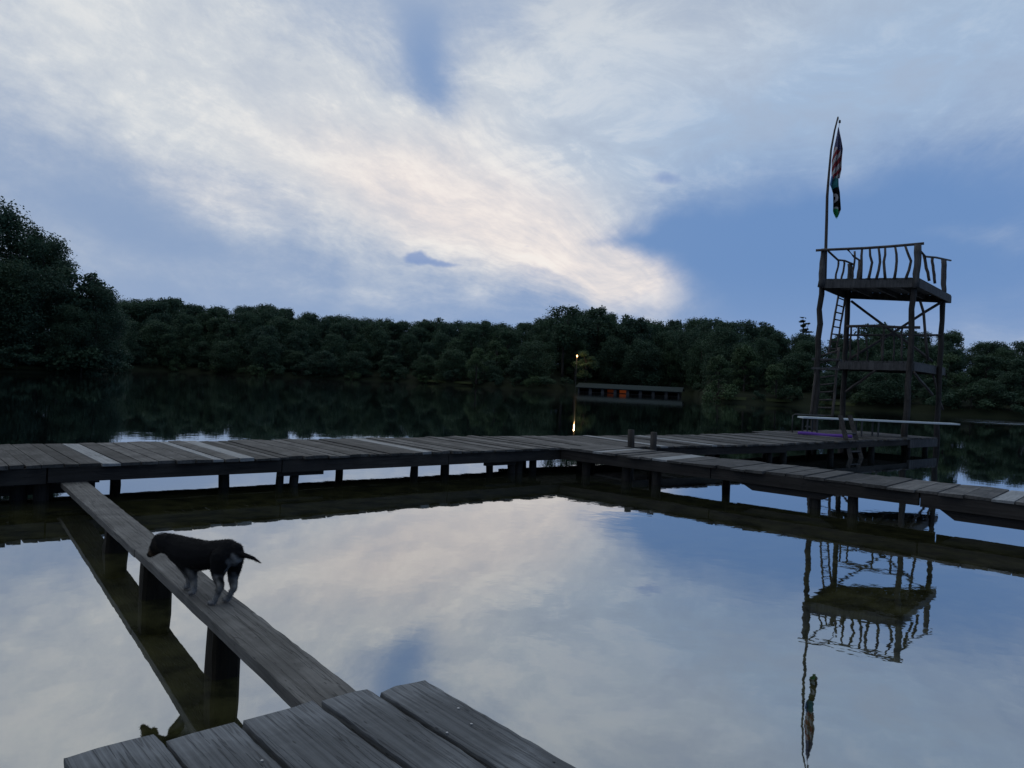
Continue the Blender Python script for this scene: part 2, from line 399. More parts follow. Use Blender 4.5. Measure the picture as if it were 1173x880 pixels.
# main dock, left arm; local x runs along it, its end is the inner corner (x=0)
dockA = thing('dock', 'long grey plank dock crossing the lake from the left behind the dog', 'dock', corner, aA)
palesA = [along(115, 527, corner, aA), along(250, 524.6, corner, aA), along(287, 523.6, corner, aA), along(490, 518, corner, aA)]
mb, pale = planks(-13.5, .3, .17, .29, -.02, 3.05, ZD, skip=palesA)
mb.build('deck', M['deck'], dockA)
for m in pale: m.build('deck_board', M['pale'], dockA)['label'] = 'pale newer deck board'
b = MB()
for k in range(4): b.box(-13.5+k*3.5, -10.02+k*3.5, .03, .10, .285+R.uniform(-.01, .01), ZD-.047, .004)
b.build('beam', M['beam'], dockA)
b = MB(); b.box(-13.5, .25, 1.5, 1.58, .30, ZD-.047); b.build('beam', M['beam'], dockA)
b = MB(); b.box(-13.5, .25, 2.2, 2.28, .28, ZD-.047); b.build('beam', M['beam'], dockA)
def dpost(px, py, r=.075, lean=0.0, y=None, dock=dockA, org=corner, ang=aA, top=ZD-.05):
    p = at(px, py, 0)-org
    x = p.x*math.cos(ang)+p.y*math.sin(ang); yy = -p.x*math.sin(ang)+p.y*math.cos(ang)
    yy = max(.30, min(2.6 if ang > 0 else 1.45, yy)) if y is None else y
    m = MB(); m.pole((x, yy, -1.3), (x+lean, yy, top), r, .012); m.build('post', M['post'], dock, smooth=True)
    return x, yy
for px, py, r, ln in ((257, 558, .085, .0), (316, 556, .07, .1), (346, 558, .085, -.05), (475, 545, .085, 0), (509, 543, .1, 0), (560, 541, .085, 0),
                      (597, 543, .09, -.1), (628, 548, .1, .05), (610, 539, .09, 0), (20, 572, .11, 0), (48, 575, .1, 0), (150, 566, .08, 0), (420, 551, .08, 0)):
    x, yy = dpost(px, py, r, ln, max(.4, min(2.7, 1.4)) if px in (150, 420) else None)
    if px in (346, 560):
        m = MB(); m.box(x-.42, x+.42, .12, .20, .20, .285, .01); m.build('bolster', M['beam'], dockA)
m = MB(); m.box(-1.05, -.2, .35, .42, .24, .33, .01); m.build('cross_brace', M['beam'], dockA)

# dock going on from the corner towards the tower
aC = math.radians(34.2); orgC = Vector((1.12, 17.36, 0))
dockC = thing('dock', 'plank dock from the corner toward the diving tower', 'dock', orgC, aC)
mb, pale = planks(.05, 8.35, .18, .3, -.02, 3.0, ZD-.008, skip=(3.3, 5.2))
mb.build('deck', M['deck'], dockC)
for m in pale: m.build('deck_board', M['pale'], dockC)['label'] = 'pale deck board'
b = MB(); b.box(.3, 8.3, .05, .11, .29, ZD-.055, .005); b.build('beam', M['beam'], dockC)
b = MB(); b.box(.3, 8.3, 2.8, 2.88, .29, ZD-.055, .005); b.build('beam', M['beam'], dockC)
for x in (.9, 3.2, 5.4, 7.9):
    for yy in (.3, 2.6):
        m = MB(); m.pole((x, yy, -1.3), (x+R.uniform(-.05, .05), yy, .5), .09, .01); m.build('post', M['post'], dockC, smooth=True)

# right arm of the dock, coming back towards the viewer
aB = math.radians(-41.3); orgB = Vector((1.12, 17.36, 0))
dockB = thing('dock', 'narrow grey plank dock running from the corner out of frame at right', 'dock', orgB, aB)
skB = [along(770, 527, orgB, aB, .55), along(1150, 574, orgB, aB, .55), along(690, 518.5, orgB, aB, .55)]
mb, pale = planks(-.02, 15, .24, .42, 0, 1.72, ZD+.012, jit=.06, skip=skB)
mb.build('deck', M['deck'], dockB)
for m in pale: m.build('deck_board', M['pale'], dockB)['label'] = 'pale newer deck board'
for yy in (.06, 1.25):
    b = MB()
    for k in range(4): b.box(.02+k*3.7, 3.696+k*3.7, yy, yy+.07, .30+R.uniform(-.015, .015), ZD-.035, .004)
    b.build('beam', M['beam'], dockB)
def sub(px0, px1, yy, z0, z1):
    x0 = along(px0, 548, orgB, aB, .3); x1 = along(px1, 560, orgB, aB, .3)
    m = MB(); m.add([(x0+.0, yy, z1), (x0+.25, yy, z0), (x1-.25, yy, z0), (x1, yy, z1), (x0, yy+.08, z1), (x0+.25, yy+.08, z0), (x1-.25, yy+.08, z0), (x1, yy+.08, z1)],
          [(0, 1, 2, 3), (7, 6, 5, 4), (0, 4, 5, 1), (1, 5, 6, 2), (2, 6, 7, 3), (3, 7, 4, 0)])
    m.build('bolster', M['beam'], dockB)
sub(872, 985, .14, .17, .30); sub(1158, 1290, .14, .13, .30)
for px, py, r, top in ((787, 566, .085, None), (908, 588, .09, None), (968, 590, .09, None), (1200, 610, .1, None), (700, 552, .1, None), (745, 556, .1, None), (655, 545, .1, None), (1190, 600, .09, None)):
    dpost(px, py, r, 0, 1.3 if px == 787 else None, dockB, orgB, aB)
for px, py, top in ((725, 513, .98), (762, 515, .97)):
    p = at(px, py, .55); p.z = 0
    inv = MW[dockB.name].inverted(); q = inv @ p
    m = MB(); m.pole((q.x, 1.82, -1.2), (q.x-.03, 1.82, top), .085, .012, r2=.075); m.build('post', M['tpost'], dockB, smooth=True)

# swim platform under the tower
aD = math.radians(39.9); orgD = Vector((7.94, 22.09, 0))
dockD = thing('swim_platform', 'wide plank swimming platform at the foot of the diving tower', 'platform', orgD, aD)
mb, _ = planks(.02, 3.9, .18, .3, 0, 3.0, ZD+.004); m2, _ = planks(3.9, 10.6, .18, .3, 0, 3.6, ZD+.004)
mb.add(m2.v, m2.f); mb.build('deck', M['deck'], dockD)
b = MB(); b.box(.05, 8.2, .03, .09, .32, ZD-.045, .006); b.build('beam', M['beam'], dockD)
b = MB(); b.box(8.22, 10.58, -.02, .06, .22, ZD-.045, .006); b.build('fascia', M['tower'], dockD)['label'] = 'lighter face board at the tower end'
b = MB(); b.box(10.52, 10.6, .1, 3.5, .25, ZD-.045); b.build('fascia', M['tower'], dockD)
b = MB(); b.box(.05, 10.5, 2.8, 2.88, .28, ZD-.045); b.build('beam', M['beam'], dockD)
for x in (.4, 3.2, 6, 8.8, 10.3):
    for yy in (.3, 2.6):
        m = MB(); m.pole((x, yy, -1.3), (x, yy, .5), .1, .01); m.build('post', M['post'], dockD, smooth=True)

# low landing beam where the gangplank meets the dock
pL = at(102, 548, .27)
landing = thing('landing', 'low plank landing tucked under the dock at the far end of the gangplank', 'landing', (pL.x, pL.y, 0), aA)
m = MB(); m.box(-6, .15, .0, .42, .20, .255, .004); m.build('deck', M['deck'], landing)
for x in (-.55, -1.3, -2.6, -4.2):
    m = MB(); m.pole((x, .25, -1.2), (x+.02, .25, .2), .11, .01); m.build('post', M['post'], landing, smooth=True)
m = MB(); m.box(-6, .1, .05, .1, .06, .198, .004); m.build('beam', M['beam'], landing)

# ------------------------------------------------------------------ gangplank
gn = (at(345, 803, .48)+at(408, 792, .48))/2; gf = (at(72, 555, .29)+at(100, 551, .29))/2
gdir = (gf-gn); gl = math.hypot(gdir.x, gdir.y); gang_ang = math.atan2(gdir.y, gdir.x)-math.pi/2
GS = (gf.z-gn.z)/gl
gang = thing('gangplank', 'narrow plank walkway on stumps with the dog standing on it', 'gangplank', (gn.x, gn.y, 0), gang_ang)
def gang_z(p): # height of the plank top under a world point
    q = MW[gang.name].inverted() @ Vector((p[0], p[1], 0)); return gn.z+GS*q.y
def rough_board(L0, L1, w0, w1, th, zt, slope, step=.07, edge=.004, seedv=0, endj=.0):
    # one board as a lofted, slightly worn section along local y
    rr = random.Random(seedv); mb = MB(); n = max(4, int((L1-L0)/step)); ring = 12
    la = rb = 0.0
    for i in range(n+1):
        t = i/n; y = L0+(L1-L0)*t; w = w0+(w1-w0)*t; z = zt+slope*y
        la = la*.8+rr.uniform(-edge, edge); rb = rb*.8+rr.uniform(-edge, edge)
        x0, x1 = -w/2+la, w/2+rb; c = .005+rr.uniform(-.003, .004); e = rr.uniform(-.0015, .0015)
        prof = [(x0, z-th+.004), (x0+.004, z-th), (0, z-th), (x1-.004, z-th), (x1, z-th+.004), (x1+rr.uniform(-.002, .002), z-th*.5), (x1, z-c), (x1-c, z-rr.uniform(0, .002)),
                (w*.15, z+e), (-w*.2, z-e), (x0+c, z-rr.uniform(0, .002)), (x0, z-c)]
        for q, (xx, zz) in enumerate(prof):
            ye = y+(rr.uniform(-endj, endj) if i in (0, n) else 0)
            mb.v.append((xx, ye, zz))
    for i in range(n):
        for k in range(ring): mb.f.append((i*ring+k, i*ring+(k+1) % ring, (i+1)*ring+(k+1) % ring, (i+1)*ring+k))
    mb.f += [tuple(range(ring))[::-1], tuple(n*ring+k for k in range(ring))]
    return mb
seam = (MW[gang.name].inverted() @ at(170, 627, .40)).y
rough_board(-.55, seam-.006, .285, .29, .075, gn.z, GS, seedv=3, edge=.0016).build('plank', M['gang'], gang)
rough_board(seam+.006, gl+.12, .30, .34, .075, gn.z-.004, GS, seedv=4, edge=.0016).build('plank', M['gang'], gang)
def pier(px, py, w, d, x=0.0):
    q = MW[gang.name].inverted() @ at(px, py, 0)
    zt = gn.z+GS*q.y-.08; m = MB(); pts = []; n = 12; levels = [-1.2, -.3, 0, zt*.5, zt]
    for li, z in enumerate(levels):
        s = 1.12-.05*li+R.uniform(-.03, .03)
        for k in range(n):
            a = 2*math.pi*k/n; c, s2 = math.cos(a), math.sin(a)
            ex = math.copysign(abs(c)**.45, c)*w/2*s; ey = math.copysign(abs(s2)**.45, s2)*d/2*s
            pts.append((x+ex*(1+R.uniform(-.05, .05)), q.y+ey, z))
    fs = [(i*n+k, i*n+(k+1) % n, (i+1)*n+(k+1) % n, (i+1)*n+k) for i in range(len(levels)-1) for k in range(n)]+[tuple((len(levels)-1)*n+k for k in range(n))]
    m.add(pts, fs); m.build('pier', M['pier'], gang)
pier(116, 632, .24, .24); pier(164, 684, .26, .25); pier(251, 772, .20, .22)

# ------------------------------------------------------------------ near platform
ends = [((70, 862), (183, 845)), ((190, 848), (272, 828)), ((277, 825), (360, 803)), ((367, 800), (425, 790)), ((432, 790), (490, 780))]
bx = Vector((.656, -.755, 0)); ang_b = math.atan2(bx.y, bx.x)-math.pi/2; ax = Vector((.755, .656, 0))
plat = thing('near_platform', 'grey board platform in the foreground with gaps between its boards', 'platform', (-.5, 3.5, 0), ang_b)
inv = MW[plat.name].inverted()
xs = []
for i, (p, q) in enumerate(ends):
    a_, b_ = inv @ at(*p, ZD), inv @ at(*q, ZD)
    x0, x1 = min(a_.x, b_.x), max(a_.x, b_.x); y0 = (a_.y+b_.y)/2
    xs.append((x0, x1, y0))
last = xs[0]
extra = []
xx = max(last[1], xs[0][1])
for k in range(7):
    x0 = xx+.02; x1 = x0+R.uniform(.26, .32); extra.append((x0, x1, xs[0][2]+.05+R.uniform(0, .06))); xx = x1
for i, (x0, x1, y0) in enumerate(xs+extra):
    m = rough_board(0, 4.2, x1-x0-.004, x1-x0-.004+R.uniform(-.01, .01), .05, 0, 0, step=.05, edge=.0014, seedv=20+i, endj=.012)
    o = m.build('deck_board', M['fg'], plat); o.location = ((x0+x1)/2, y0, ZD); o.rotation_euler = (R.uniform(-.002, .002), R.uniform(-.006, .006), R.uniform(-.004, .004))
xa = min(x[0] for x in xs); xb = xx
for yy in (.75, 2.6, 4.3):
    m = MB(); m.box(xa+.02, xb, yy, yy+.09, ZD-.25, ZD-.056); m.build('beam', M['beam'], plat)
for yy in (.8, 2.65):
    for x in (xa+.2, (xa+xb)/2, xb-.2):
        m = MB(); m.pole((x, yy+.15, -1.2), (x, yy+.15, ZD-.06), .09, .01); m.build('post', M['post'], plat, smooth=True)
for i, (x0, x1, y0) in enumerate(xs+extra):
    for xx_ in (x0+.05, x1-.06):
        yn = .80+R.uniform(-.02, .02); m = MB(); m.tube([(xx_, yn, ZD-.01), (xx_, yn, ZD+.003)], .005, 7); m.build('nail', M['metal'], plat)
for px, py in ((525, 812), (540, 830), (512, 840), (300, 872)):
    p = inv @ at(px, py, ZD); m = MB(); m.tube([(p.x, p.y, ZD-.01), (p.x, p.y, ZD+.004)], .006, 8); m.build('nail', M['nail'], plat)

# ------------------------------------------------------------------ diving tower
ZU, ZUb, ZL, ZLb = 6.4, 6.05, 3.37, 3.02
uq = [at(939, 319.5, ZU), at(1053, 318, ZU), at(1090, 338, ZU)]
uq.append(at(967, 342, ZUb))
lq = [at(962, 413, ZL), at(1047, 414, ZL), at(1083, 421, ZL)]
legs = dict(FL=at(941, 331, ZUb), FR=at(1046, 330, ZUb), BR=at(1080.5, 345, ZUb), BL=at(971, 341, ZUb))
lq.append(Vector((legs['BL'].x+.1, legs['BL'].y+1.0, ZL)))
tower = thing('diving_tower', 'two storey rustic timber diving tower with stick railings standing in the lake', 'tower', (14.6, 30.5, 0))
def quad_deck(q, zb, zt, name):
    deck = MB(); a, b_, c, d = [Vector((p.x, p.y, 0)) for p in q]
    n = 15
    for i in range(n):
        t0, t1 = i/n+.004, (i+1)/n-.004
        deck.prism([a.lerp(b_, t0), a.lerp(b_, t1), d.lerp(c, t1), d.lerp(c, t0)], zt-.06, zt+R.uniform(-.008, .008))
    o = deck.build(name, M['tower'], tower, world=True)
    mid = (a+b_+c+d)/4
    ins = [p.lerp(mid, .012) for p in (a, b_, c, d)]
    for i in range(4):
        p, r_ = ins[i], ins[(i+1) % 4]
        m = MB(); m.bar(Vector((p.x, p.y, (zb+zt-.065)/2)), Vector((r_.x, r_.y, (zb+zt-.065)/2)), .07, zt-.065-zb); m.build('joist', M['tower'], tower, world=True)
    for t in (.25, .5, .75):
        p, r_ = ins[0].lerp(ins[1], t), ins[3].lerp(ins[2], t)
        m = MB(); m.bar(Vector((p.x, p.y, zt-.16)), Vector((r_.x, r_.y, zt-.16)), .06, .18); m.build('joist', M['tower'], tower, world=True)
quad_deck(uq, ZUb, ZU, 'upper_deck'); quad_deck(lq, ZLb, ZL, 'lower_deck')
tops = dict(FL=at(943.5, 286, 7.5), FR=at(1051.5, 280.5, 7.6), BR=at(1081, 296.5, 7.55), BL=None)
posts = {}
for k, p in legs.items():
    tz = dict(FL=7.45, FR=7.62, BR=7.35, BL=7.25)[k]
    m = MB(); m.pole((p.x, p.y, -1.4), (p.x, p.y, ZU-.02), .118, .04, seg=14, r2=.10)
    m.build('post', M['tpost'], tower, world=True, smooth=True)
def px_on(px, py, ref):     # the point of a sight line at the depth of a reference point
    return deep(px, py, ref.y)
def stick(a, b, r, name='baluster', wob=.02, m_='log', par=None, r2=None):
    m = MB(); m.pole(a, b, r, wob, seg=6, n=7, r2=r2); return m.build(name, M[m_], par or tower, world=True, smooth=True)
fl, fr_, br_, bl_ = uq[0], uq[1], uq[2], uq[3]
# posts that carry the upper railing
pFL0 = px_on(941, 320, fl.lerp(fr_, .03)); pFL1 = px_on(943.5, 285, fl); stick(pFL0-Vector((0, 0, .3)), pFL1, .13, 'railing_post', .05, 'tower', r2=.10)
pFR0 = px_on(1049.5, 320, fr_); pFR1 = px_on(1051.5, 280, fr_); stick(pFR0-Vector((0, 0, .3)), pFR1, .12, 'railing_post', .03, 'tower')
pBR0 = px_on(1081, 334, br_); pBR1 = px_on(1081, 297, br_); stick(pBR0-Vector((0, 0, .2)), pBR1, .10, 'railing_post', .02, 'tower')
lm = fl.lerp(bl_, .55); pM0 = px_on(972.5, 325, lm); pM1 = px_on(973.5, 302, lm); stick(pM0-Vector((0, 0, .2)), pM1, .09, 'railing_post', .02, 'tower')
pB0 = px_on(985, 326, bl_); pB1 = px_on(985.5, 298.5, bl_); stick(pB0-Vector((0, 0, .3)), pB1, .09, 'railing_post', .02, 'tower')
# rails
def rail(pts, r=.045):
    m = MB(); m.tube(pts, r, 7, .08); return m.build('handrail', M['log'], tower, world=True, smooth=True)
rail([px_on(934.5, 287, fl), px_on(952, 286, fl.lerp(fr_, .12)), px_on(990, 284.5, fl.lerp(fr_, .45)), px_on(1020, 282.5, fl.lerp(fr_, .7)), px_on(1058.5, 279, fr_)], .05)
rail([px_on(949, 288, fl), px_on(960, 298, fl.lerp(bl_, .2)), px_on(968, 298.8, fl.lerp(bl_, .4)), px_on(978, 303, lm)], .04)
rail([px_on(971, 286, fl.lerp(fr_, .3)), px_on(978, 294, fl.lerp(bl_, .6)), px_on(986, 299, bl_)], .04)
rail([px_on(1053, 286, fr_), px_on(1060, 294, fr_.lerp(br_, .15)), px_on(1072, 295, fr_.lerp(br_, .5)), px_on(1089, 298.5, br_)], .04)
for x1, y1, x0, xw, t in ((987.5, 285.5, 986, 0, .42), (996.5, 285.3, 995, .05, .52), (1006.5, 284.5, 1004, .04, .6), (1014, 284, 1014, -.02, .67), (1025.5, 283, 1024.5, .03, .76), (1037, 282, 1037.5, .12, .87)):
    ref = fl.lerp(fr_, t); m = MB(); a = px_on(x0, 319.5, ref); c = px_on(x1, y1, ref); mid = a.lerp(c, .55)+Vector((xw*1.6+R.uniform(-.03, .03), 0, 0))
    m.tube([a, a.lerp(mid, .5)+Vector((R.uniform(-.03, .03), 0, 0)), mid, mid.lerp(c, .5)+Vector((R.uniform(-.03, .03), 0, 0)), c], [.055, .05, .048, .045, .04], 7, .05)
    m.build('baluster', M['log'], tower, world=True, smooth=True)
for x0, x1, y1, t in ((957.5, 960.5, 298, .22), (963.5, 967, 299, .38), (976, 979, 288, .5), (981, 986, 300, .8)):
    ref = fl.lerp(bl_, t); stick(px_on(x0, 322, ref), px_on(x1, y1, ref), .04)
for x0, y0, x1, y1, t in ((1064.5, 322, 1058, 292, .22), (1071, 325, 1068, 295, .5)):
    ref = fr_.lerp(br_, t); stick(px_on(x0, y0, ref), px_on(x1, y1, ref), .055)
# middle storey rails and braces
L = legs
def mid(p, z): return Vector((p.x, p.y, z))
rail([px_on(970, 374, lq[0]), px_on(1000, 373.5, lq[0].lerp(lq[1], .4)), px_on(1030, 375, lq[0].lerp(lq[1], .8)), px_on(1054, 375.3, lq[1])], .055)
rail([px_on(972, 384, L['BL']), px_on(1030, 384, L['BL'].lerp(L['BR'], .55)), px_on(1078, 384, L['BR'])], .045)
for x, t in ((975, .05), (983.5, .2), (1012, .55), (1034, .75)):
    ref = lq[0].lerp(lq[1], t); stick(px_on(x-1, 413, ref), px_on(x, 374, ref), .038)
for x, t in ((993, .15), (1010, .4), (1024, .55), (1044, .72)):
    ref = L['BL'].lerp(L['BR'], t); stick(px_on(x, 414, ref), px_on(x, 384, ref), .035)
stick(px_on(975, 345, L['BL']), px_on(1068, 414, L['BR']), .055, 'brace', .02, 'log')
stick(px_on(1078.5, 346, L['BR']), px_on(972, 412, L['BL']), .055, 'brace', .02, 'log')
m = MB(); ref = L['FR'].lerp(L['BR'], .3); m.tube([px_on(1054, 345, ref), px_on(1058, 358, ref), px_on(1060, 385, ref), px_on(1063, 413, ref)], .05, 7, .06); m.build('brace', M['log'], tower, world=True, smooth=True)
stick(px_on(1003, 424, lq[0].lerp(lq[1], .5)), px_on(967, 450, L['BL']), .05, 'brace'); stick(px_on(1047, 427, L['FR']), px_on(1068, 452, L['FR'].lerp(L['BR'], .6)), .05, 'brace')
stick(px_on(1068, 428, L['BR']), px_on(1080, 470, L['BR']), .045, 'brace')
# ladder landing and ladders
la, lb = at(930, 410, ZL), at(962, 411, ZL)
n_ = Vector((.45, .9, 0))
m = MB(); m.prism([la, lb, lb+n_*1.2, la+n_*1.2], ZL-.07, ZL); m.build('ladder_landing', M['tower'], tower, world=True)
m = MB(); m.bar(la-Vector((0, 0, .4)), lb-Vector((0, 0, .4)), .06, .08); m.build('joist', M['tower'], tower, world=True)
def ladder(pa, pb, qa, qb, n, r=.04):
    p = MB(); p.pole(pa, pb, r, .01, seg=6, n=6); o = p.build('ladder', M['log'], tower, world=True, smooth=True)
    p = MB(); p.pole(qa, qb, r, .01, seg=6, n=6); p.build('ladder_rail', M['log'], o, world=False, smooth=True) if False else None
    o2 = MB(); o2.pole(qa, qb, r, .01, seg=6, n=6)
    inv_ = MW[tower.name].inverted(); o2.v = [tuple(inv_ @ Vector(v)) for v in o2.v]
    o2.build('ladder_rail', M['log'], o, smooth=True)
    for i in range(n):
        t = (i+.6)/n; g = MB(); g.pole(inv_ @ Vector(pa).lerp(Vector(pb), t), inv_ @ Vector(qa).lerp(Vector(qb), t), .028, .004, seg=3, n=6); g.build('rung', M['log'], o, smooth=True)
rt = fl.lerp(bl_, .75); rb = fl.lerp(bl_, .35)
ladder(px_on(949, 405, rb), px_on(960.5, 338, rt), px_on(957.5, 405, rb+Vector((0, .25, 0))), px_on(968, 341, rt+Vector((0, .25, 0))), 8)
f0 = at(929, 481, .55); f1 = at(955, 483, .55)
ladder(px_on(928, 480, L['FL']), px_on(938, 405, L['FL']), px_on(953, 482, L['FL']), px_on(961, 398, L['FL']), 9, .05)

# flagpole and flags
fp = px_on(946, 290, fl)
pole = thing('flagpole', 'thin slightly bent wooden flagpole rising from the corner of the tower', 'flagpole', (fp.x, fp.y, ZU))
pts = [px_on(x, y, fl) for x, y in ((945, 320), (946, 285), (946.8, 255), (947.5, 225), (949.5, 200), (952, 172), (956, 150), (960, 134))]
m = MB(); m.tube(pts, [.06, .058, .054, .05, .045, .04, .034, .028], 8, .06); m.build('shaft', M['log'], pole, world=True, smooth=True)
m = MB(); m.tube([px_on(962, 138, fl), px_on(961.8, 141, fl)], [.04, .04], 8); m.build('pulley', M['metal'], pole, world=True)
m = MB(); m.tube([px_on(960, 134.5, fl), px_on(961.8, 139, fl), px_on(960.5, 150, fl)], .008, 5); m.build('halyard', M['rope'], pole, world=True)
def flag_mesh(prof, name, material, folds, depth, seed):
    # a limp cloth: pleated sheet hanging down; profile rows of (pixel left, right, y)
    rr = random.Random(seed); nT, vs, fs, uv = 40, [], [], []
    rows = []
    for (l0, r0, y0), (l1, r1, y1) in zip(prof, prof[1:]):
        for k in range(10):
            t = k/10; rows.append((l0+(l1-l0)*t, r0+(r1-r0)*t, y0+(y1-y0)*t))
    rows.append(prof[-1])
    for i, (l_, r_, y) in enumerate(rows):
        s = i/(len(rows)-1)
        for k in range(nT+1):
            t = k/nT; ph = folds*2*math.pi*t+s*1.7+seed
            p = px_on(l_+(r_-l_)*(t+.05*math.sin(ph*1.3)*(1-abs(2*t-1))), y+1.0*math.sin(ph+1), fl)
            p.y += math.sin(ph)*depth*min(1, (r_-l_)/7)
            vs.append(p); uv.append((t, s))
    n = nT+1
    for i in range(len(rows)-1):
        for k in range(nT): fs.append((i*n+k, i*n+k+1, (i+1)*n+k+1, (i+1)*n+k))
    mb = MB(); mb.add(vs, fs); return mb, uv
def flag(name, label, prof, material, folds, depth, seed):
    mb, uv = flag_mesh(prof, name, material, folds, depth, seed)
    me = bpy.data.meshes.new(name); org = mb.v[0]
    me.from_pydata([tuple(Vector(v)-Vector(org)) for v in mb.v], [], mb.f); me.shade_smooth()
    u = me.uv_layers.new(name='cloth'); 
    for lp in me.loops: u.data[lp.index].uv = uv[lp.vertex_index]
    me.materials.append(material); o = bpy.data.objects.new(name, me); o.location = org; COL.objects.link(o)
    sd = o.modifiers.new('thickness', 'SOLIDIFY'); sd.thickness = .004
    return tag(o, label, 'flag')
def us_mat():
    m, t, b = mat('striped_flag_cloth', rough=.85, spec=.15)
    u, v, _ = t.sep(t.new('ShaderNodeTexCoord').outputs['UV'])
    st = t.m('FRACT', t.m('ADD', t.m('MULTIPLY', u, 3.2), t.m('MULTIPLY', v, 4.6)))
    stripes = t.mix(t.m('GREATER_THAN', st, .5), (.50, .50, .53, 1), (.26, .045, .06, 1))
    star = t.new('ShaderNodeTexVoronoi'); t.l.new(t.vm('MULTIPLY', t.xyz(u, v), (9, 26, 1)), star.inputs['Vector']); star.inputs['Randomness'].default_value = 0
    st2 = t.m('LESS_THAN', star.outputs['Distance'], .24)
    canton = t.mix(st2, (.03, .04, .16, 1), (.5, .5, .54, 1))
    inC = t.m('LESS_THAN', t.m('ADD', v, t.m('MULTIPLY', u, -.16)), .34)
    t.l.new(t.mix(inC, stripes, canton), b.inputs['Base Color']); return m
def green_mat():
    m, t, b = mat('green_black_flag_cloth', rough=.85, spec=.15)
    u, v, _ = t.sep(t.new('ShaderNodeTexCoord').outputs['UV'])
    w = t.m('ADD', v, t.m('MULTIPLY', u, .12))
    col = t.mix(t.m('GREATER_THAN', w, .34), (.05, .24, .25, 1), (.01, .011, .014, 1))
    col = t.mix(t.m('GREATER_THAN', t.m('ADD', v, t.m('MULTIPLY', u, -.18)), .66), col, (.40, .45, .48, 1))
    col = t.mix(t.m('GREATER_THAN', t.m('ADD', v, t.m('MULTIPLY', u, -.18)), .71), col, (.03, .28, .11, 1))
    # part of a pale round emblem on the black band
    d = t.vm('LENGTH', t.vm('MULTIPLY', t.vm('SUBTRACT', t.xyz(u, v), (.30, .52, 0)), (1, 2.6, 1)))
    e = t.m('LESS_THAN', t.m('ABSOLUTE', t.m('SUBTRACT', d, .20)), .07)
    col = t.mix(t.m('MULTIPLY', e, t.m('LESS_THAN', v, .62)), col, (.5, .5, .55, 1))
    col = t.mix(t.m('LESS_THAN', t.m('ADD', u, t.m('MULTIPLY', v, 1.1)), .42), col, (.18, .32, .60, 1))
    t.l.new(col, b.inputs['Base Color']); return m
flag('flag', 'limp red and white striped flag with starred blue canton on the pole', [(960, 961, 147), (958, 963.5, 160), (956, 965, 172), (954, 963.5, 184), (953.5, 962.8, 196), (953, 960.5, 206)], us_mat(), 2.3, .10, 1)
flag('flag', 'limp green, black and blue flag hanging below the striped flag', [(951.5, 961.5, 203), (949.5, 961.5, 213), (953, 962.5, 221), (953.3, 962.8, 232), (953.3, 963, 241), (958, 959.5, 250)], green_mat(), 1.7, .09, 4)

# diving board, water ladder, noodle
zb = 1.16
b0, b1 = at(920, 477.5, zb), at(1100, 485.5, zb)
dv = thing('diving_board', 'long white diving board on metal legs reaching past the swim platform', 'diving board', (b0.x, b0.y, ZD))
bd = (b1-b0).normalized(); side = Vector((-bd.y, bd.x, 0))
m = MB(); m.prism([b0, b1, b1+side*.5, b0+side*.5], zb-.055, zb); m.build('board', M['white'], dv, world=True)
for px, top in ((926, 478), (937, 478.4), (988, 482), (1007, 482.5)):
    t = (px-920)/180; p = b0+(b1-b0)*t
    for o_ in (.04, .46):
        q = p+side*o_; m = MB(); m.tube([(q.x, q.y, ZD), (q.x, q.y, zb-.057)], .03, 8); m.build('leg', M['metal'], dv, world=True)
for t in (.04, .10):
    pass
q = b0+side*.55-bd*.15; q2 = b0+bd*1.0+side*.55
m = MB(); m.tube([(q.x, q.y, ZD), (q.x, q.y, zb+.02), q+bd*.1+Vector((0, 0, .06)), q2+Vector((0, 0, .05))], .022, 7); m.build('side_rail', M['metal'], dv, world=True, smooth=True)
m = MB(); m.bar(mid(b0+bd*.3+side*.04, .8), mid(b0+bd*.3+side*.46, .8), .05, .05); m.build('crossbar', M['metal'], dv, world=True)
na, nb = at(914, 496.5, .59), at(976, 501, .59)
noo = MB(); noo.tube([(nb-na)*t+Vector((0, 0, .01*math.sin(9*t))) for t in np.linspace(0, 1, 14)], .07, 10); o = noo.build('pool_noodle', M['purple'], smooth=True); o.location = na
tag(o, 'purple foam pool noodle lying on the deck under the diving board', 'pool noodle')
tl = deep(962.5, 476, 25.2); bl2 = deep(976, 532, 24.3); tr = deep(973.5, 476, 25.6); br2 = deep(988, 531, 24.7)
wl = thing('water_ladder', 'wooden board ladder leaning into the water at the swim platform edge', 'ladder', (tl.x, tl.y, 0))
for p, q in ((tl, bl2), (tr, br2)):
    m = MB(); m.bar(p, q+(q-p)*.2, .15, .04); m.build('side_board', M['tpost'], wl, world=True)
for t in (.38, .55, .75, .95):
    m = MB(); m.bar(tl.lerp(bl2, t), tr.lerp(br2, t), .10, .035); m.build('rung', M['tower'], wl, world=True)

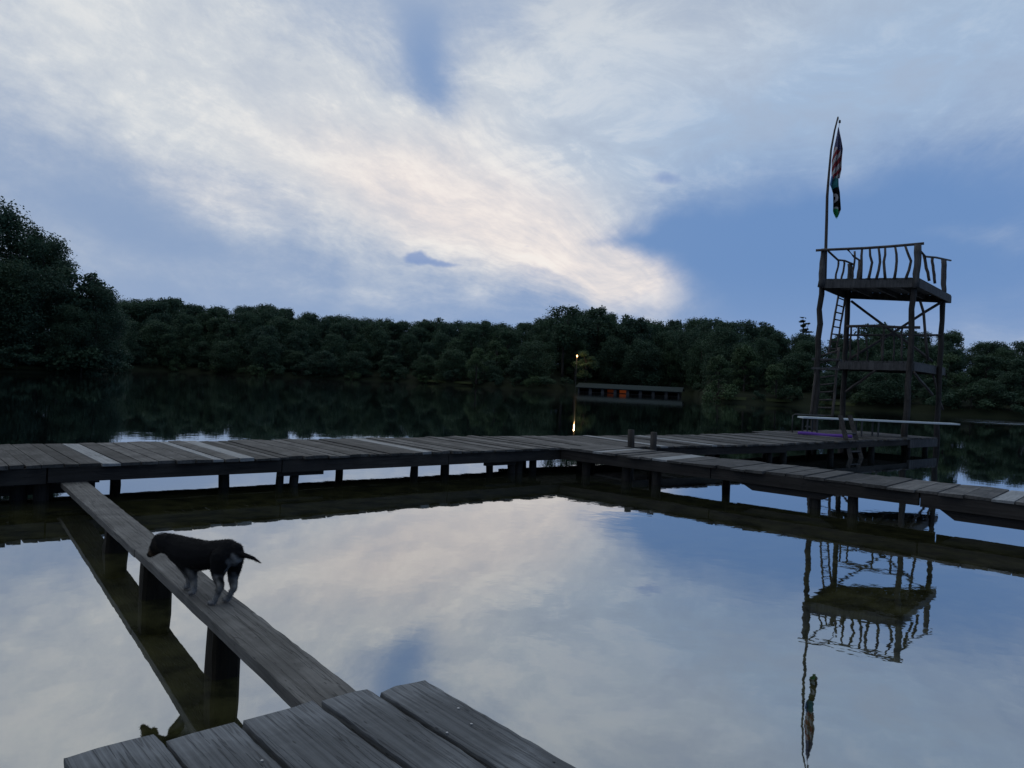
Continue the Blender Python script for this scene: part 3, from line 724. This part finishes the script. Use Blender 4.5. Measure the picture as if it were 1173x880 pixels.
# ------------------------------------------------------------------ boathouse, lamp post
c0, c1 = at(662, 448.8, 0), at(778, 454.6, 0)
ang = math.atan2(c1.y-c0.y, c1.x-c0.x); Lb = (c1-c0).length; Lb = math.hypot(c1.x-c0.x, c1.y-c0.y)
bh = thing('boathouse', 'low boathouse on the far shore with eight openings, two of them glowing orange', 'boathouse', (c0.x, c0.y, 0), ang)
ze, zr = .78, 1.55
m = MB(); m.box(-.1, Lb+.1, 0.05, 4.8, -.4, .06); m.build('floor', M['dark'], bh)
for i in range(9):
    x = Lb*i/8; m = MB(); m.box(max(0, x-.27), min(Lb, x+.27), 0, .12, .0, ze-.02); m.build('wall_panel', M['wall'], bh)
m = MB(); m.box(0, Lb, .02, .11, ze-.13, ze+.02); m.build('lintel', M['wall'], bh)
m = MB(); m.box(0, Lb, 4.6, 4.7, 0, ze+.1); m.box(0, .1, .13, 4.6, 0, ze+.1); m.box(Lb-.1, Lb, .13, 4.6, 0, ze+.1)
for i in range(1, 8): m.box(Lb*i/8-.04, Lb*i/8+.04, .5, 4.6, 0, ze)
m.build('back_wall', M['dark'], bh)
m = MB()
prof = [(-.5, ze), (2.4, zr), (5.2, ze+.1)]
for (y0, z0), (y1, z1) in zip(prof, prof[1:]):
    m.add([(-.4, y0, z0), (Lb+.5, y0, z0), (Lb+.5, y1, z1), (-.4, y1, z1), (-.4, y0, z0+.07), (Lb+.5, y0, z0+.07), (Lb+.5, y1, z1+.07), (-.4, y1, z1+.07)],
          [(3, 2, 1, 0), (4, 5, 6, 7), (0, 1, 5, 4), (1, 2, 6, 5), (2, 3, 7, 6), (3, 0, 4, 7)])
m.build('roof', M['roof'], bh)
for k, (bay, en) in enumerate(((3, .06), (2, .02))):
    m = MB(); m.box(Lb*bay/8+.08, Lb*(bay+1)/8-.08, 4.45, 4.55, .08, ze-.05); m.build('glowing_inner_wall', glow('glowing_boards', (1, .20, .05, 1), en), bh)  # light inside the two bays is put in as glow of the wall itself

lp = deep(661, 408, 141.0)
post = thing('street_lamp', 'yellow glowing lamp on a pole among the far shore trees', 'street lamp', (lp.x, lp.y, 0))
m = MB(); m.tube([(0, .25, -.5), (0, .25, lp.z+.25)], .05, 8); m.build('pole', M['metal'], post)
m = MB(); m.bar((0, .25, lp.z+.22), (0, -.15, lp.z+.22), .08, .05); m.build('arm', M['metal'], post)
m = MB(); m.tube([(0, -.1, lp.z-.22), (0, -.1, lp.z-.1), (0, -.1, lp.z+.12), (0, -.1, lp.z+.2)], [.06, .12, .12, .06], 10); m.build('lamp_globe', M['lamp'], post, smooth=True)
ld = bpy.data.lights.new('lamp_light', 'POINT'); ld.energy = 170; ld.color = (1, .62, .28); ld.shadow_soft_size = 0
lo = bpy.data.objects.new('lamp_light', ld); COL.objects.link(lo); lo.parent = post; lo.location = (0, -.7, lp.z)

# ------------------------------------------------------------------ trees
def leaf_mesh(rng, centres, radii, n, size, flat=.8, droop=0.0):
    k = rng.choice(len(centres), n, p=radii**2/np.sum(radii**2))
    d = rng.normal(size=(n, 3)); d /= np.linalg.norm(d, axis=1)[:, None]
    rad = radii[k]*(rng.uniform(.2, 1.0, n)**.6)*rng.uniform(.75, 1.35, n)
    p = centres[k]+d*rad[:, None]*np.array([1, 1, flat])
    nrm = d*.7+rng.normal(size=(n, 3))*.6+np.array([0, 0, .35]); nrm /= np.linalg.norm(nrm, axis=1)[:, None]
    a = np.cross(nrm, rng.normal(size=(n, 3))); a /= np.linalg.norm(a, axis=1)[:, None]; b = np.cross(nrm, a)
    s = rng.uniform(.6, 1.25, n)[:, None]*size
    q = np.stack([p-a*s*.5, p+b*s*.32, p+a*s*.5, p-b*s*.32], 1).reshape(-1, 3)
    return q
def mesh_from_quads(name, q, mat_):
    n = len(q)//4; me = bpy.data.meshes.new(name)
    me.vertices.add(len(q)); me.vertices.foreach_set('co', q.astype(np.float32).ravel())
    me.loops.add(len(q)); me.loops.foreach_set('vertex_index', np.arange(len(q), dtype=np.int32))
    me.polygons.add(n); me.polygons.foreach_set('loop_start', np.arange(0, 4*n, 4, dtype=np.int32))
    me.update(calc_edges=True); me.validate(); me.materials.append(mat_); return me
def trunk_mesh(name, Hh, r, limbs):
    mb = MB(); mb.pole((0, 0, -1), (0, 0, Hh*.72), r, .04*Hh/10, seg=7, n=7, r2=r*.3)
    for c in limbs:
        z = max(Hh*.18, c[2]*.62); mb.pole((0, 0, z), tuple(c), r*.35, .06, seg=4, n=5, r2=r*.08)
    me = bpy.data.meshes.new(name); me.from_pydata([tuple(p) for p in mb.v], [], mb.f); me.shade_smooth(); me.materials.append(M['bark']); return me
def deciduous(seed, Hh=12.0, Rw=4.2, ncl=34, n=5200, size=.42, low=.12, mat_='leaf', dense=True):
    rng = np.random.default_rng(seed); cs = []; rs = []
    while len(cs) < ncl:
        t = low+(.90-low)*rng.uniform(0, 1)**.85; prof = max(.16, math.sin(math.pi*min(1, max(0, (t-low+.22)/(1.20-low))))) **.6
        a = rng.uniform(0, 2*math.pi); rr = Rw*prof*rng.uniform(.35, 1.0)**.6
        rad = (rng.uniform(.10, .22) if len(cs) % 2 else rng.uniform(.22, .40))*Rw*(.72+.4*prof)
        cs.append((math.cos(a)*rr*.82, math.sin(a)*rr*.82, t*Hh)); rs.append(rad)
    cs = np.array(cs); rs = np.array(rs)
    q = leaf_mesh(rng, cs, rs, n, size)
    return mesh_from_quads('crown', q, M[mat_]), trunk_mesh('trunk', Hh, .26*Hh/12, cs[rng.choice(ncl, 9, replace=False)])
def pine(seed, Hh=12.0, n=3000):
    rng = np.random.default_rng(seed); cs = []; rs = []
    for t in rng.uniform(.28, .99, 46):
        for k in range(1):
            a = rng.uniform(0, 6.28); L = (1-t)*3.2*rng.uniform(.35, 1.15)+.2
            for s in (.35, .7, 1.0): cs.append((math.cos(a)*L*s, math.sin(a)*L*s, t*Hh+.25*s*L*.5)); rs.append(.34*(1.1-t*.5))
    cs = np.array(cs); rs = np.array(rs)
    return mesh_from_quads('crown', leaf_mesh(rng, cs, rs, n, .26, .5), M['needle']), trunk_mesh('trunk', Hh*1.3, .16, cs[::7])
PROTO = [deciduous(100+i, 12, w, nc*2, 13000, .34, lo) for i, (w, nc, lo) in enumerate(((4.2, 52, .0), (3.8, 46, .03), (4.8, 60, .0), (4.1, 44, .06), (4.4, 54, .02), (3.6, 40, .0)))]
PALE = [deciduous(140+i, 12, w, 28, 5200, .42, .05, 'leaf_pale') for i, w in enumerate((4.2, 3.6))]
BUSH = [deciduous(160+i, 3.2, 2.0, 16, 1500, .28, .0) for i in range(3)]+[deciduous(166, 3.2, 2.2, 16, 1500, .28, .0, 'leaf_pale')]
BIG = [deciduous(180+i, 22, w, 110, 24000, .40, .02) for i, w in enumerate((7.4, 6.6, 7.0))]
LOOSE = [deciduous(190+i, 12, 3.6, 24, 3600, .42, .36) for i in range(2)]
PINE = [pine(200)]
def plant(proto, az, r, height, ref=12.0, wide=1.0, name='broadleaf_tree', label='', cat='tree', group=None, sink=0.0):
    cr, tk = proto; a = math.radians(az); z = ground_z(az, r)-sink
    s = height/ref
    o = thing(name, label, cat, (r*math.sin(a), r*math.cos(a), z), R.uniform(0, 6.28), group)
    for nm, me in (('crown', cr), ('trunk', tk)):
        c = bpy.data.objects.new(nm, me); COL.objects.link(c); c.parent = o; c.scale = (s*wide, s*wide, s)
    return o
SKYL = [(-400, 330), (-200, 300), (120, 345), (135, 343), (155, 340), (180, 338), (220, 345), (260, 350), (310, 349), (360, 358), (420, 364), (480, 366), (540, 367), (590, 369), (620, 362), (645, 353), (670, 352), (690, 356), (725, 366), (760, 367),
        (810, 361), (840, 366), (880, 373), (920, 381), (945, 387), (975, 378), (1000, 371), (1050, 378), (1100, 379), (1130, 391), (1173, 390), (1400, 395), (1700, 380)]
def skyline(px):
    for (x0, y0), (x1, y1) in zip(SKYL, SKYL[1:]):
        if x0 <= px <= x1: return y0+(y1-y0)*(px-x0)/(x1-x0)
    return 380
def px_of(az): # image column of an azimuth near the skyline
    return CX+F*math.tan(math.radians(az))-(380-440)*(-math.tan(ROLL))*.0
SECT = [(-90, -22, 'far-left'), (-22, -8, 'left'), (-8, 3.5, 'mid'), (3.5, 14.5, 'boat'), (14.5, 24, 'tower'), (24, 90, 'right')]
TXT = {'far-left': ('dark leafy tree in the far shore wood beside the tall left trees', 'wood beside the tall left trees'),
       'left': ('dark leafy tree in the far shore wood behind the left dock', 'wood behind the left dock'),
       'mid': ('dark leafy tree in the far shore wood left of the lamp', 'wood left of the lamp'),
       'boat': ('dark leafy tree in the wood around the boathouse', 'wood around the boathouse'),
       'tower': ('dark leafy tree in the far shore wood left of the diving tower', 'wood between boathouse and tower'),
       'right': ('dark leafy tree in the far shore wood behind and right of the diving tower', 'wood behind and right of the tower')}
def sector(az):
    for a, b, k in SECT:
        if a <= az < b: return k
def wood_rows():
    for row, (d, frac, spc) in enumerate(((4, .50, 6.6), (10, .70, 7.0), (18, .84, 7.0), (26, .93, 6.2), (33, .97, 5.6), (40, 1.0, 5.2))):
        az = -27.4+R.uniform(0, 1)
        while az < 46:
            s = shore(az); r = s+d+R.uniform(-2.5, 2.5)
            px = px_of(az); yt = skyline(px)-1.5
            ztop = HC+(yhor(px)-yt)*r*math.cos(math.radians(az))/F
            g = ground_z(az, r)
            h = (ztop-g)*frac*R.uniform(.86, 1.06) if row < 4 else (ztop-g)*R.uniform(.93, 1.03)
            if row == 0: h *= R.uniform(.7, 1.15)
            h = max(3.5, h)
            k = sector(az)
            blocked = (row == 0 and 3.0 < az < 13.6 and d < 8) or (abs(az-math.degrees(math.atan2(lp.x, lp.y))) < .8 and r < 143)
            if not blocked:
                pal = row < 2 and R.random() < .12
                lab, grp = TXT[k]
                if pal: lab, grp = lab.replace('dark leafy', 'paler green'), 'paler trees in the '+grp
                plant(R.choice(PALE if pal else PROTO), az, r, h, wide=min(1.7, max(1.0, 6.0/h*1.3))*R.uniform(.9, 1.25), label=lab, group=grp)
            az += math.degrees(spc/r)*R.uniform(.8, 1.2)
wood_rows()
# shoreline shrubs
az = -27
while az < 44:
    s = shore(az)
    if not (4.6 < az < 13.4):
        k = sector(az); lab = TXT[k][0].split(' ', 3)[3]
        pal = R.random() < .25
        plant(BUSH[3] if pal else R.choice(BUSH[:3]), az, s+R.uniform(.8, 2.4), R.uniform(1.6, 3.2), ref=3.2, wide=R.uniform(.9, 1.5), name='shrub', cat='shrub', sink=.25,
              label=('pale' if pal else 'dark')+' rounded shrub on the waterline of the '+TXT[k][1], group=('pale' if pal else 'dark')+' shrubs, '+TXT[k][1])
    az += math.degrees(R.uniform(2.6, 5.5)/s)
# emergent crowns on the skyline
def emergent(proto, px, ytop, r, h, label, name='broadleaf_tree', wide=1.0, ref=12.0):
    p = deep(px, ytop, r); az_ = math.degrees(math.atan2(p.x, p.y)); rr = math.hypot(p.x, p.y)
    o = plant(proto, az_, rr, h, ref=ref, wide=wide, name=name, label=label); o.location.z = p.z-h
    return o
emergent(LOOSE[0], 497, 357, 190, 15, 'airy tree poking above the skyline left of centre')
emergent(LOOSE[1], 686, 348, 168, 15, 'tall tree poking above the skyline left of the boathouse roof')
emergent(LOOSE[0], 725, 354, 166, 14, 'round topped tree standing above the skyline over the boathouse')
emergent(LOOSE[1], 648, 346, 160, 15, 'highest tree on the skyline above the street lamp')
emergent(PINE[0], 921, 362, 150, 16, 'thin pine sticking up left of the diving tower', 'pine_tree', 1.5)
emergent(LOOSE[1], 1003, 367, 140, 13, 'broad tree seen through the upper storey of the diving tower', wide=1.2)
emergent(LOOSE[0], 870, 362, 150, 13, 'twin topped airy tree on the skyline left of the pine')
emergent(PALE[0], 672, 402, 143, 5.4, 'lamp lit pale tree just right of the street lamp', wide=1.3)
emergent(PALE[1], 855, 392, 113, 7.5, 'pale willow like tree on the shore right of the boathouse', wide=1.1)
emergent(PALE[0], 547, 398, 142, 6.2, 'pale rounded tree on the shore left of the street lamp', wide=1.15)
# tall trees on the left point
BIGT = [(-8, 222, 121, 'tallest tree on the left point, cut by the picture edge'), (28, 240, 124, 'tall tree on the left point, second from the edge'), (54, 262, 122, 'domed tree on the left point, third from the edge'),
        (90, 296, 119, 'airy tree at the tip of the left point with sky through its top'), (112, 322, 118, 'low rounded tree at the water end of the left point'), (45, 300, 114, 'front tree of the left point leaning over the water'), (5, 290, 113, 'dark front tree at the left edge of the left point'), (82, 345, 113.5, 'small dark tree at the foot of the left point')]
for i, (px, yt, dd, lab) in enumerate(BIGT):
    Y = dd*math.cos(math.radians(30)); p = deep(px, yt, Y); h = p.z-1.0
    ptype = (LOOSE[0] if i == 3 else BIG[i % 3]); ref = 12 if i == 3 else 22
    az_ = math.degrees(math.atan2(p.x, p.y)); o = plant(ptype, az_, math.hypot(p.x, p.y), h, ref=ref, wide=.95 if h > 14 else 1.2, label=lab); o.location.z = p.z-h
for k in range(14):
    az_ = R.uniform(-47, -34.5); plant(BIG[k % 3], az_, shore(az_)+R.uniform(3, 22), R.uniform(16, 19.5), ref=22, label='tall dark tree further left along the left shore', group='trees along the left shore')
for k, (az_, dd) in enumerate(((-28.5, 124), (-28.0, 134), (-28.3, 146), (-27.7, 157), (-27.9, 170), (-27.6, 163))):
    plant(BIG[k % 3], az_, dd, 7.5+k % 3, ref=22, wide=1.25, label='rounded tree filling the cove between the left point and the far wood', group='trees in the left cove')
for k in range(9):
    az_ = -29.3+k*.26; plant(BUSH[k % 3], az_, shore(az_)-.3+(k % 2)*1.5, R.uniform(3.0, 4.6), ref=3.2, wide=1.3, name='shrub', cat='shrub', sink=.3, label='dark tall shrub where the left point meets the cove', group='shrubs at the left cove')
for k in range(9):
    az_ = -35+k*.72; plant(BUSH[k % 3], az_, shore(az_)+1.2, R.uniform(1.8, 3.2), ref=3.2, wide=1.5, name='shrub', cat='shrub', sink=.2, label='dark shrub on the waterline of the left point', group='shrubs on the left point')
# grassy strips of bank
g = MB()
for a0, a1 in ((-35, -27.6), (14.8, 24.5), (-7, -3)):
    a = a0
    while a < a1:
        q = []
        for aa, dd in ((a, .1), (a+.5, .1), (a+.5, 1.2), (a, 1.2)):
            s = shore(aa)+dd+.5; q.append((s*math.sin(math.radians(aa)), s*math.cos(math.radians(aa)), ground_z(aa, s)+.18))
        g.add(q, [(0, 3, 2, 1)]); a += .5
o = g.build('grass_bank', M['grass']); o['kind'] = 'structure'

# ------------------------------------------------------------------ dog
def zx(X, Y, depth): return deep(120+X/5.333, 580+Y/5.333, depth)
def paw(X, Y):
    z = .42
    for _ in range(4):
        p = at(120+X/5.333, 580+Y/5.333, z); z = gang_z(p)
    p.z = z; return p
def dog():
    pf1, pf2, ph1, ph2 = paw(540, 548), paw(508, 512), paw(655, 606), paw(745, 587)
    dogT = thing('dog', 'black and tan short haired dog with white legs sniffing along the gangplank', 'dog', tuple((pf1+pf2+ph1+ph2)/4))
    up = lambda p, h: p+Vector((0, 0, h))
    bm = bmesh.new()
    def ball(p, r, s=(1, 1, 1)):
        bmesh.ops.create_icosphere(bm, subdivisions=2, radius=r, matrix=Matrix.Translation(p) @ Matrix.Diagonal((*s, 1)))
    def chain(pts):
        for (p, r), (q, r2) in zip(pts, pts[1:]):
            n = max(3, int((q-p).length/(min(r, r2)*.16)))
            for i in range(n+1): ball(p.lerp(q, i/n), r+(r2-r)*i/n)
    hip, mid_, chest = zx(748, 285, 5.40), zx(630, 300, 5.48), zx(520, 292, 5.57)
    neck, head = zx(425, 238, 5.63), zx(350, 220, 5.69)
    chain([(hip, .097), (zx(690, 290, 5.44), .097), (mid_, .102), (zx(570, 300, 5.53), .114), (chest, .118), (zx(475, 272, 5.60), .104), (neck, .080), (head, .072)])
    chain([(zx(800, 300, 5.37), .06), (hip, .09)])
    chain([(head, .068), (zx(318, 250, 5.71), .050), (zx(292, 284, 5.73), .028), (zx(276, 296, 5.735), .022)])
    # ears hang beside the cheeks
    for X, dY in ((388, -.075), (352, .075)):
        e0, e1 = zx(X, 190, 5.68+dY), zx(X-6, 268, 5.68+dY*1.15)
        n = 7
        for i in range(n): ball(e0.lerp(e1, i/(n-1)), .022+.016*math.sin(math.pi*i/(n-1)), (1, .55, 1))
    # front legs
    chain([(zx(505, 345, 5.52), .062), (zx(528, 405, 5.495), .040), (zx(541, 455, pf1.y+.02), .027), (up(pf1, .075)+Vector((.004, .0, 0)), .021), (up(pf1, .03), .020), (up(pf1, .016)+Vector((-.028, .014, 0)), .017)])
    chain([(zx(478, 335, 5.66), .055), (zx(505, 400, 5.66), .034), (zx(520, 445, pf2.y+.02), .025), (up(pf2, .07)+Vector((.006, 0, 0)), .020), (up(pf2, .03), .019), (up(pf2, .016)+Vector((-.026, .014, 0)), .016)])
    # hind legs: knee forward under the belly, hock behind
    chain([(zx(715, 315, 5.35), .082), (zx(695, 385, 5.335), .056), (zx(690, 430, 5.33), .038), (zx(708, 490, ph1.y-.015), .024), (up(ph1, .06)+Vector((.028, -.012, 0)), .019), (up(ph1, .024)+Vector((.012, -.005, 0)), .019), (up(ph1, .016)+Vector((-.022, .012, 0)), .018)])
    chain([(zx(790, 315, 5.44), .070), (zx(790, 390, 5.455), .048), (zx(782, 440, 5.455), .034), (zx(788, 500, ph2.y-.01), .023), (up(ph2, .06)+Vector((.026, -.012, 0)), .018), (up(ph2, .024)+Vector((.01, -.005, 0)), .018), (up(ph2, .016)+Vector((-.02, .012, 0)), .017)])
    # tail
    chain([(zx(800, 268, 5.38), .052), (zx(790, 285, 5.38), .06)])
    chain([(zx(832, 292, 5.36), .019), (zx(860, 302, 5.33), .017), (zx(905, 316, 5.31), .013), (zx(952, 346, 5.30), .006)])
    me = bpy.data.meshes.new('body'); bm.to_mesh(me); bm.free()
    tmp = bpy.data.objects.new('body', me); COL.objects.link(tmp)
    md = tmp.modifiers.new('r', 'REMESH'); md.mode = 'VOXEL'; md.voxel_size = .0065
    sm = tmp.modifiers.new('s', 'SMOOTH'); sm.iterations = 5; sm.factor = .5
    dg = bpy.context.evaluated_depsgraph_get()
    me2 = bpy.data.meshes.new_from_object(tmp.evaluated_get(dg)); me2.name = 'body'
    bpy.data.objects.remove(tmp)
    co = np.empty(len(me2.vertices)*3, np.float32); me2.vertices.foreach_get('co', co); co = co.reshape(-1, 3)
    col = np.tile(np.array([.011, .011, .013]), (len(co), 1)).astype(np.float64)
    rng = np.random.default_rng(5)
    def patch(p, r, c, soft=.4):
        nonlocal col
        d = np.linalg.norm(co-np.array(p), axis=1)/r
        d += .12*np.sin(co[:, 0]*90+co[:, 2]*70)+.1*np.sin(co[:, 1]*110-co[:, 2]*50)
        k = np.clip((1-d)/soft, 0, 1)[:, None]; col = col*(1-k)+np.array(c)*k
    white, grey, tan = (.55, .56, .58), (.22, .22, .235), (.17, .11, .07)
    patch(zx(800, 345, 5.34), .07, (.5, .51, .53), .85); patch(zx(760, 370, 5.35), .045, grey)
    for p in (pf1, pf2, ph1, ph2):
        patch(up(p, .06), .15, (.30, .295, .29), .8); patch(up(p, .015), .06, (.33, .33, .34), .6)
    patch(zx(300, 275, 5.72), .055, tan, .6); patch(zx(345, 160, 5.69), .03, grey); patch(zx(325, 240, 5.65), .06, (.05, .042, .036), .8)
    patch(zx(690, 430, 5.32), .05, grey, .8); patch(zx(785, 450, 5.44), .06, grey, .8)
    ca = me2.color_attributes.new('coat', 'FLOAT_COLOR', 'POINT')
    ca.data.foreach_set('color', np.concatenate([col, np.ones((len(co), 1))], 1).astype(np.float32).ravel())
    me2.transform(MW[dogT.name].inverted()); me2.shade_smooth()
    m, t, b = mat('dog_coat', rough=.85, spec=.12)
    a = t.new('ShaderNodeAttribute', attribute_name='coat'); n = t.noise(t.new('ShaderNodeTexCoord').outputs['Object'], 220, 3, .6)
    t.l.new(t.mix(.55, a.outputs['Color'], t.m('MULTIPLY', n, 1.6), 'MULTIPLY'), b.inputs['Base Color']); bump(t, b, n, .6, .003)
    me2.materials.clear(); me2.materials.append(m)
    o = bpy.data.objects.new('body', me2); COL.objects.link(o); o.parent = dogT
    # short coat: fine tapering hairs lying back along the body
    nf = 22000; pol = [p for p in me2.polygons]; ar = np.array([p.area for p in pol]); pick = rng.choice(len(pol), nf, p=ar/ar.sum())
    cen = np.array([p.center[:] for p in pol])[pick]; nor = np.array([p.normal[:] for p in pol])[pick]
    vi = np.array([p.vertices[0] for p in pol])[pick]; hc = col[vi]
    back = np.array([.80, -.45, -.35])+rng.normal(size=(nf, 3))*.35
    tdir = back-nor*np.sum(back*nor, 1)[:, None]; tdir /= np.linalg.norm(tdir, axis=1)[:, None]+1e-6
    sd = np.cross(nor, tdir); ln = rng.uniform(.006, .016, nf)[:, None]
    root = cen+rng.normal(size=(nf, 3))*.002
    q = np.stack([root-sd*.0011-nor*.001, root+sd*.0011-nor*.001, root+sd*.0003+tdir*ln+nor*ln*.42, root-sd*.0003+tdir*ln+nor*ln*.42], 1).reshape(-1, 3)
    fm = mesh_from_quads('fur', q, m); fa = fm.color_attributes.new('coat', 'FLOAT_COLOR', 'POINT')
    fa.data.foreach_set('color', np.concatenate([np.repeat(hc, 4, 0)*np.repeat(rng.uniform(.7, 1.5, nf), 4)[:, None], np.ones((nf*4, 1))], 1).astype(np.float32).ravel())
    fo = bpy.data.objects.new('fur', fm); COL.objects.link(fo); fo.parent = dogT
    def part(p, r, name, c):
        bm = bmesh.new(); bmesh.ops.create_icosphere(bm, subdivisions=2, radius=r); mm = bpy.data.meshes.new(name); bm.to_mesh(mm); bm.free(); mm.shade_smooth(); mm.materials.append(c)
        q = bpy.data.objects.new(name, mm); COL.objects.link(q); q.parent = dogT; q.location = MW[dogT.name].inverted() @ p
    eye = simple('dog_eye', (.01, .008, .006, 1), .15, .6); nose = simple('dog_nose', (.012, .012, .013, 1), .35, .5)
    part(zx(268, 290, 5.735), .012, 'nose', nose); part(zx(316, 232, 5.655), .008, 'eye', eye); part(zx(303, 228, 5.745), .008, 'eye', eye)
dog()
